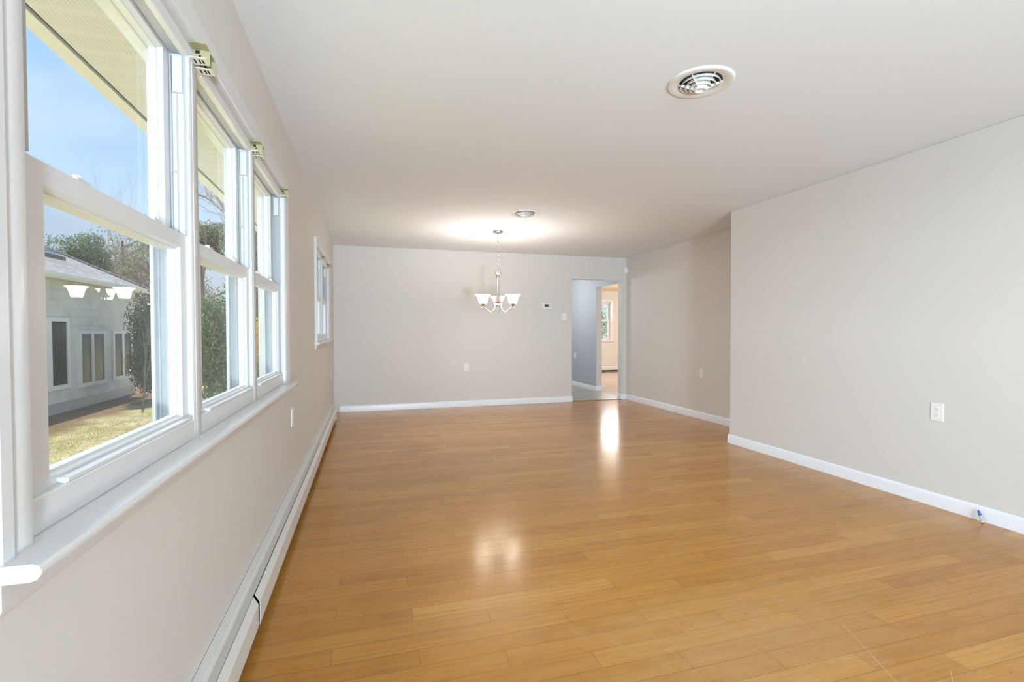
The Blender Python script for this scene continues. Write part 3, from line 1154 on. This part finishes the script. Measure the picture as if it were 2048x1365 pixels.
MB().lathe([(0, 1.942), (.010, 1.940), (.024, 1.936), (.0405, 1.924), (.042, 1.919), (.037, 1.910), (.026, 1.890), (.0185, 1.865), (.0148, 1.838), (.0135, 1.80),
            (.0138, 1.74), (.0155, 1.69), (.0185, 1.645), (.025, 1.60), (.036, 1.572), (.050, 1.560), (.064, 1.555), (.066, 1.550), (.056, 1.543), (.034, 1.538), (.014, 1.533), (0, 1.532)], 40).build('column', M['nickel'], ch, smooth=40)
MB().lathe([(0, 1.535), (.010, 1.534), (.013, 1.515), (.010, 1.498), (.0075, 1.48), (.010, 1.455), (.0145, 1.43), (.0155, 1.415), (.012, 1.410), (0, 1.410)], 24).build('finial', M['nickel'], ch, smooth=40)


def smooth_path(pts, n=6):
    out = []
    P = [Vector(p) for p in pts]
    for i in range(len(P) - 1):
        a, b, c, d = P[max(i - 1, 0)], P[i], P[i + 1], P[min(i + 2, len(P) - 1)]
        for k in range(n):
            t = k / n
            out.append(.5 * ((2 * b) + (c - a) * t + (2 * a - 5 * b + 4 * c - d) * t * t + (3 * b - a - 3 * c + d) * t ** 3))
    out.append(P[-1])
    return out


AR = .212
arm0 = None
for k in range(3):
    an = PI / 2 + k * 2 * PI / 3
    if arm0 is None:
        pth = smooth_path([(.030, 0, 1.536), (.038, 0, 1.500), (.062, 0, 1.452), (.100, 0, 1.424), (.140, 0, 1.440), (.175, 0, 1.468), (AR, 0, 1.480), (.240, 0, 1.470), (.262, 0, 1.448)])
        n = len(pth)
        arm0 = MB().tube(pth, [.0058 if i < n - 8 else .0058 - .0035 * (i - n + 8) / 8 for i in range(n)], 10).build('arm', M['nickel'], ch, smooth=60)
        cup = MB().lathe([(0, 1.478), (.006, 1.478), (.007, 1.492), (.012, 1.500), (.022, 1.514), (.030, 1.522), (.031, 1.526), (.0, 1.526)], 24, (AR, 0, 0)).build('socket_cup', M['nickel'], arm0, smooth=40)
        sh = MB().lathe([(.036, 1.524), (.043, 1.526), (.051, 1.545), (.058, 1.570), (.064, 1.592), (.073, 1.612), (.085, 1.624), (.0935, 1.632),
                         (.0935, 1.6345), (.083, 1.628), (.0705, 1.616), (.061, 1.594), (.0545, 1.570), (.047, 1.546), (.040, 1.530)], 40, (AR, 0, 0)).build('glass_shade', M['shade'], arm0, smooth=60)
        bu = MB().lathe([(0, 1.526), (.011, 1.527), (.012, 1.545), (.020, 1.560), (.024, 1.575), (.020, 1.590), (.010, 1.598), (0, 1.600)], 20, (AR, 0, 0)).build('bulb', M['bulb'], arm0, smooth=60)
        arm = arm0
    else:
        arm = dup(arm0, ch)
    arm.rotation_euler = (0, 0, an)
    wa = ch.rotation_euler.z + an
    light('chandelier_bulb_light', 'POINT', (CX + AR * math.cos(wa), CY + AR * math.sin(wa), 1.603), 9.5, (1.0, .97, .93), shadow_soft_size=.035)


# ------------------------------------------------------------------ outside: eave, ground, neighbour, trees
GZ = -.70
m = MB().box(-40, 14, -20, 70, GZ - .2, GZ)
o = m.build('ground', M['ground'])
struct(o, 'patchy spring lawn outside the windows', 'lawn')
m = MB().box(-TH - .02, -TH, BACK - .1, T_Y0, GZ, H).box(-TH - .02, -TH, T_Y1, S_Y0, GZ, H).box(-TH - .02, -TH, S_Y1, L, GZ, H)
m.box(-TH - .02, -TH, T_Y0, T_Y1, GZ, T_Z0).box(-TH - .02, -TH, T_Y0, T_Y1, T_Z1, H).box(-TH - .02, -TH, S_Y0, S_Y1, GZ, S_Z0).box(-TH - .02, -TH, S_Y0, S_Y1, S_Z1, H)
struct(m.build('wall_outside_face', M['siding']), 'white siding on the outer face of the window wall', 'wall')
SZ = 2.20
m = MB().box(-.519, -TH - .02, -3, 13.5, SZ, SZ + .02)
struct(m.build('eave_soffit', M['soffit']), 'cream perforated soffit panels above the windows outside', 'soffit')
m = MB().prism([(-.594, SZ - .004), (-.534, SZ - .004), (-.534, SZ + .012), (-.582, SZ + .012), (-.582, SZ + .19), (-TH, SZ + .19), (-TH, SZ + .21), (-.594, SZ + .21)], 'y', -3, 13.5)
struct(m.build('eave_fascia', M['fascia']), 'cream fascia board along the outer edge of the soffit', 'fascia')
m = MB().box(-.56, -.515, -3, 13.5, SZ + .015, SZ + .03)  # black strip laid over the slit to paint its shade
struct(m.build('eave_gap_shade', M['dark']), 'black strip painting the shade in the slit between soffit and fascia', 'soffit')

# neighbour's house
hs = empty('neighbour_house', (-6.35, 12, GZ))
tag(hs, 'white lap-sided house with a grey hip roof across the lawn', 'house')
HXW, HYE = -6.35, 17.6


def hp(o):
    """parts are modelled in world coordinates and moved into the house's frame"""
    o.data.transform(Matrix.Translation((6.35, -12, -GZ)))
    o.data.update()
    return o


m = MB()
m.box(-15, HXW - .03, 7, HYE, -.45, 2.55)
z = -.45
while z < 2.5:                                    # lap boards on the face and the end wall
    m.prism([(HXW - .03, z), (HXW + .004, z), (HXW - .012, z + .2), (HXW - .03, z + .2)], 'y', 7, HYE + .01)
    m.prism([(HYE - .01, z), (HYE + .018, z), (HYE + .002, z + .2), (HYE - .01, z + .2)], 'x', -15, HXW)
    z += .2
hp(m.build('siding_wall', M['siding'], hs))
hp(MB().box(-15, HXW - .02, 7, HYE - .02, GZ, -.45).build('foundation', M['button'], hs))
EX, EY, EZ, PIT = -6.0, 17.70, 2.47, .55
hip = 4.6
rx, ry, rz_ = EX - hip, EY - hip, EZ + hip * PIT
v = [(EX, 6.6, EZ), (EX, EY, EZ), (-15.2, EY, EZ), (-15.2, 6.6, EZ), (rx, ry, rz_), (rx, 6.6, rz_),
     (EX, 6.6, EZ - .03), (EX, EY, EZ - .03), (-15.2, EY, EZ - .03), (-15.2, 6.6, EZ - .03)]
m = MB()
m.add(v, [(0, 1, 4, 5), (1, 2, 4), (2, 3, 5, 4), (0, 5, 3), (6, 9, 8, 7), (0, 6, 7, 1), (1, 7, 8, 2), (2, 8, 9, 3), (3, 9, 6, 0)])
rf = hp(m.build('hip_roof', M['shingle'], hs))
m = MB().tube([(EX + .01, EY + .01, EZ + .02), (rx, ry, rz_ + .02)], .03, 6)
hp(m.build('hip_cap', M['shingle'], rf))
m = MB().prism([(EX - .02, EZ - .12), (EX + .05, EZ - .12), (EX + .10, EZ - .06), (EX + .10, EZ + .0), (EX + .085, EZ + .0), (EX + .08, EZ - .05), (EX + .04, EZ - .10), (EX, EZ - .10), (EX, EZ)], 'y', 6.6, EY + .08)
hp(m.build('gutter', M['siding_window'], hs))
m = MB().box(HXW - .02, EX, 6.6, EY, EZ - .10, EZ - .07)
hp(m.build('eave_underside', M['fascia'], hs))


def sky_pt(y, x, up=0.0):
    return (x, y, EZ + (EX - x) * PIT + up)


sk = MB()
q = [sky_pt(13.0, -6.97), sky_pt(15.35, -6.97), sky_pt(15.35, -7.42), sky_pt(13.0, -7.42)]
q2 = [(a, b, c + .10) for a, b, c in q]
sk.add(q + q2, [(4, 5, 6, 7), (0, 1, 5, 4), (1, 2, 6, 5), (2, 3, 7, 6), (3, 0, 4, 7)])
so = hp(sk.build('skylight', M['bronze'], hs))
q3 = [(a + .02, b, c + .103) for a, b, c in q]
sk = MB()
sk.add([(q3[0][0] - .04, q3[0][1] + .06, q3[0][2]), (q3[1][0] - .04, q3[1][1] - .06, q3[1][2]), (q3[2][0] + .02, q3[2][1] - .06, q3[2][2]), (q3[3][0] + .02, q3[3][1] + .06, q3[3][2])], [(0, 1, 2, 3)])
hp(sk.build('skylight_glass', M['dark_glass'], so))


def house_window(panes, z0, z1):
    y0, y1 = panes[0][0], panes[-1][1]
    f = MB()
    x0, x1 = HXW - .02, HXW + .035
    f.box(x0, x1, y0 - .10, y0, z0 - .10, z1 + .09).box(x0, x1, y1, y1 + .10, z0 - .10, z1 + .09)
    f.box(x0, x1, y0, y1, z1, z1 + .09).box(x0, x1 + .015, y0, y1, z0 - .10, z0)
    for a, b in zip(panes, panes[1:]):
        f.box(x0, x1, a[1], b[0], z0, z1)
    fo = hp(f.build('window_frame', M['siding_window'], hs))
    for a, b in panes:
        hp(MB().box(HXW - .005, HXW + .012, a, b, z0, z1).build('window_pane', M['dark_glass'], fo))


house_window([(12.75, 13.2), (13.42, 14.0)], -.04, 1.42)
house_window([(14.6, 15.06), (15.17, 15.68)], -.09, 1.125)
house_window([(16.25, 16.68), (16.80, 17.22)], -.07, 1.12)


# plants
def leaves(n, shape, size, flat=.0, tip=0.0):
    """n separate leaf blades (bent quads) at points from shape()"""
    m = MB()
    for _ in range(n):
        p = Vector(shape())
        s = size * random.uniform(.6, 1.3)
        e_ = Euler((random.uniform(-PI, PI) * (1 - flat), random.uniform(-PI, PI) * (1 - flat), random.uniform(-PI, PI)))
        r = e_.to_matrix()
        a = r @ Vector((s, 0, s * .15))
        b = r @ Vector((0, s * .45, 0))
        m.add([p - a, p + b, p + a, p - b], [(0, 1, 2, 3)])
    return m


def blob(c, rad, shell=.55, lumps=9, seed=0):
    """points in a lumpy crown"""
    rnd = random.Random(seed)
    cs = []
    for _ in range(lumps):
        d = Vector((rnd.gauss(0, 1), rnd.gauss(0, 1), rnd.gauss(0, 1))).normalized()
        f = rnd.uniform(.35, .72)
        cs.append((Vector((d.x * rad[0] * f, d.y * rad[1] * f, d.z * rad[2] * f)), rnd.uniform(.38, .6)))

    def pt():
        o_, k = random.choice(cs)
        d = Vector((random.gauss(0, 1), random.gauss(0, 1), random.gauss(0, 1))).normalized()
        f = k * random.uniform(shell, 1) 
        return (c[0] + o_.x + d.x * rad[0] * f, c[1] + o_.y + d.y * rad[1] * f, c[2] + o_.z + d.z * rad[2] * f)
    return pt


def branch(m, p, d, ln, r, depth, rnd, spread=.5, up=.15, kids=(2, 3), seg=5):
    pts = [Vector(p)]
    rads = [r]
    dd = Vector(d).normalized()
    ns = 4
    for i in range(ns):
        dd = (dd + Vector((rnd.gauss(0, .10), rnd.gauss(0, .10), rnd.gauss(0, .07) + up * .15))).normalized()
        pts.append(pts[-1] + dd * ln / ns)
        rads.append(r * (1 - .45 * (i + 1) / ns))
    m.tube(pts, rads, seg if depth > 1 else 4, cap=False)
    if depth <= 0:
        return
    for _ in range(rnd.randint(*kids)):
        i = rnd.randint(2, ns)
        nd = (dd + Vector((rnd.gauss(0, spread), rnd.gauss(0, spread), rnd.gauss(0, spread * .7) + up))).normalized()
        branch(m, pts[i], nd, ln * rnd.uniform(.55, .8), rads[i] * .62, depth - 1, rnd, spread, up, kids, seg)


def tree(name, x, y, h, crown, n, size, mat, label, seed, trunk_r=.14, bark='bark', bare=False, lumps=12, lean=(0, 0), cat='tree', group=None, depth=3, trunk_top=.8, limbs=()):
    root = empty(name, (x, y, GZ))
    tag(root, label, cat, group)
    rnd = random.Random(seed)
    t = MB()
    if bare:
        branch(t, (0, 0, 0), (lean[0], lean[1], 1), h * .42, trunk_r, depth, rnd, .33, .35, (3, 4))
    else:
        top = h * trunk_top
        t.tube([(0, 0, 0), (rnd.uniform(-.1, .1), rnd.uniform(-.1, .1), top * .5), (rnd.uniform(-.2, .2), rnd.uniform(-.2, .2), top)], [trunk_r, trunk_r * .8, trunk_r * .35], 8)
        for _ in range(7):
            a = rnd.uniform(0, 2 * PI)
            z = rnd.uniform(.3, .95) * top
            branch(t, (0, 0, z), (math.cos(a), math.sin(a), .5), max(crown[0], .4) * .9, trunk_r * .35, 1, rnd, .5, .2, (2, 3), 4)
    for pts, r0 in limbs:
        t.tube([(px - x, py - y, pz - GZ) for px, py, pz in pts], [r0 * (1 - .65 * i / (len(pts) - 1)) for i in range(len(pts))], 7)
        for i in range(1, len(pts)):
            for _ in range(3):
                d = Vector(pts[i]) - Vector(pts[i - 1])
                q = Vector(pts[i - 1]).lerp(Vector(pts[i]), rnd.random()) - Vector((x, y, GZ))
                branch(t, q, d.normalized() + Vector((rnd.gauss(0, .6), rnd.gauss(0, .6), rnd.gauss(.1, .6))), rnd.uniform(.7, 1.3), r0 * .22, 2, rnd, .5, .1, (2, 3), 4)
    t.build('trunk', M[bark], root, smooth=60)
    if n:
        leaves(n, blob((0, 0, crown[3]), crown[:3], .5, lumps, seed), size, .2).build('foliage', M[mat], root)
    return root


tree('holly_shrub', -5.0, 15.5, 3.0, (.80, .95, 1.5, 1.5), 20000, 0.034, 'holly', 'dark glossy holly at the corner of the neighbouring house', 3, .06, cat='shrub', lumps=16)
tree('camellia_shrub', -2.45, 10.6, 2.9, (.72, .72, 1.42, 1.45), 20000, 0.032, 'camellia', 'rounded green shrub filling the middle window', 5, .05, cat='shrub', lumps=18)
tree('forsythia_shrub', -2.55, 15.3, 2.6, (.60, .65, 1.15, 1.45), 3500, 0.036, 'yellow', 'yellow flowering shrub outside the farthest window', 8, .04, cat='shrub', lumps=14)
tree('magnolia_tree', -3.2, 18.8, 6.6, (1.3, 1.3, 2.2, 4.3), 13000, 0.05, 'olive', 'leafy evergreen beyond the yellow shrub', 11, .12, lumps=16)
tree('bare_sapling', -4.8, 13.9, 3.2, (0, 0, 0, 0), 0, .05, 'olive', 'slim bare sapling in front of the neighbouring house', 21, .03, 'bark', True, cat='sapling', depth=2)
LIMBS = [([(-4.95, 24.9, 3.2), (-5.3, 25.0, 5.2), (-5.6, 25.0, 6.39), (-6.0, 25.0, 6.81), (-6.31, 25.0, 7.10), (-6.72, 25.0, 7.31), (-7.2, 25.0, 7.7)], .065),
         ([(-5.3, 25.0, 5.2), (-5.62, 25.0, 6.45), (-5.80, 25.0, 6.80), (-6.0, 25.0, 7.20), (-6.15, 25.0, 7.56), (-6.50, 25.0, 7.95), (-6.8, 25.0, 8.5)], .085)]
tree('bare_tree', -4.9, 24.9, 9.0, (0, 0, 0, 0), 0, .05, 'olive', 'tall bare tree against the sky in the middle window', 31, .20, 'bark_pale', True, lean=(-.04, 0), depth=4, limbs=LIMBS)
tree('bare_tree', -13.4, 42.0, 14.0, (0, 0, 0, 0), 0, .05, 'olive', 'thin bare tree against the sky at the right of the nearest window', 33, .11, 'bark_pale', True, lean=(-.1, -.1), depth=4)
tree('bare_tree', -19.5, 35.0, 7.2, (0, 0, 0, 0), 0, .05, 'olive', 'twiggy bare tree at the left above the shingled roof', 35, .09, 'bark_pale', True, depth=4)
tree('cedar_tree', -6.1, 23.2, 6.9, (1.6, 1.0, 1.15, 5.45), 15000, 0.05, 'olive', 'olive evergreen below the bare tree in the middle window', 41, .16)
tree('cedar_tree', -8.1, 24.4, 7.1, (1.1, 1.0, 1.4, 6.1), 6000, 0.05, 'olive', 'olive evergreen top at the right of the nearest window', 42, .14)
tree('pine_tree', -13.3, 29.2, 7.5, (1.6, 1.5, 1.6, 5.6), 13000, 0.055, 'pine', 'blue-green pine rising behind the shingled roof', 51, .17)
tree('oak_tree', -14.2, 36.0, 9.4, (2.5, 2.2, 2.9, 6.0), 13000, 0.05, 'brown', 'vine-covered brown tree right of the pine', 52, .22)
tree('oak_tree', -9.6, 28.2, 7.0, (1.8, 1.5, 2.5, 4.2), 11000, 0.048, 'brown', 'brown tree over the right end of the shingled roof', 53, .20)
tree('oak_tree', -9.9, 32.6, 6.6, (2.0, 1.3, 2.8, 3.5), 9000, 0.045, 'brown', 'low brown thicket tree behind the holly', 54, .15)
tree('maple_tree', -21.0, 40.5, 8.2, (2.9, 2.4, 1.4, 6.6), 8000, 0.045, 'red', 'rust-red budding tree low above the shingled roof', 61, .12)
tree('laurel_tree', 7.4, 17.2, 5.2, (2.6, 1.2, 2.1, 2.9), 15000, 0.05, 'light_leaf', 'sunlit leafy tree outside the window through the doorway', 71, .12)

# lawn blades where the photograph shows the grass
m = MB()
rg = random.Random(5)
for _ in range(42000):
    x = -1.4 - 4.0 * rg.random()
    y = 3.2 + 10.5 * rg.random()
    h_ = rg.uniform(.010, .030)
    if min(math.hypot(x + 2.45, y - 10.6), math.hypot(x + 4.8, y - 13.9)) < 1.1:
        continue
    a = rg.uniform(0, PI)
    dx, dy = .004 * math.cos(a), .004 * math.sin(a)
    lx, ly = rg.gauss(0, .014), rg.gauss(0, .014)
    m.add([(x - dx, y - dy, GZ), (x + dx, y + dy, GZ), (x + lx, y + ly, GZ + h_)], [(0, 1, 2)])
tag(m.build('grass', M['grass']), 'short sunlit grass blades of the lawn', 'grass', kind='stuff')
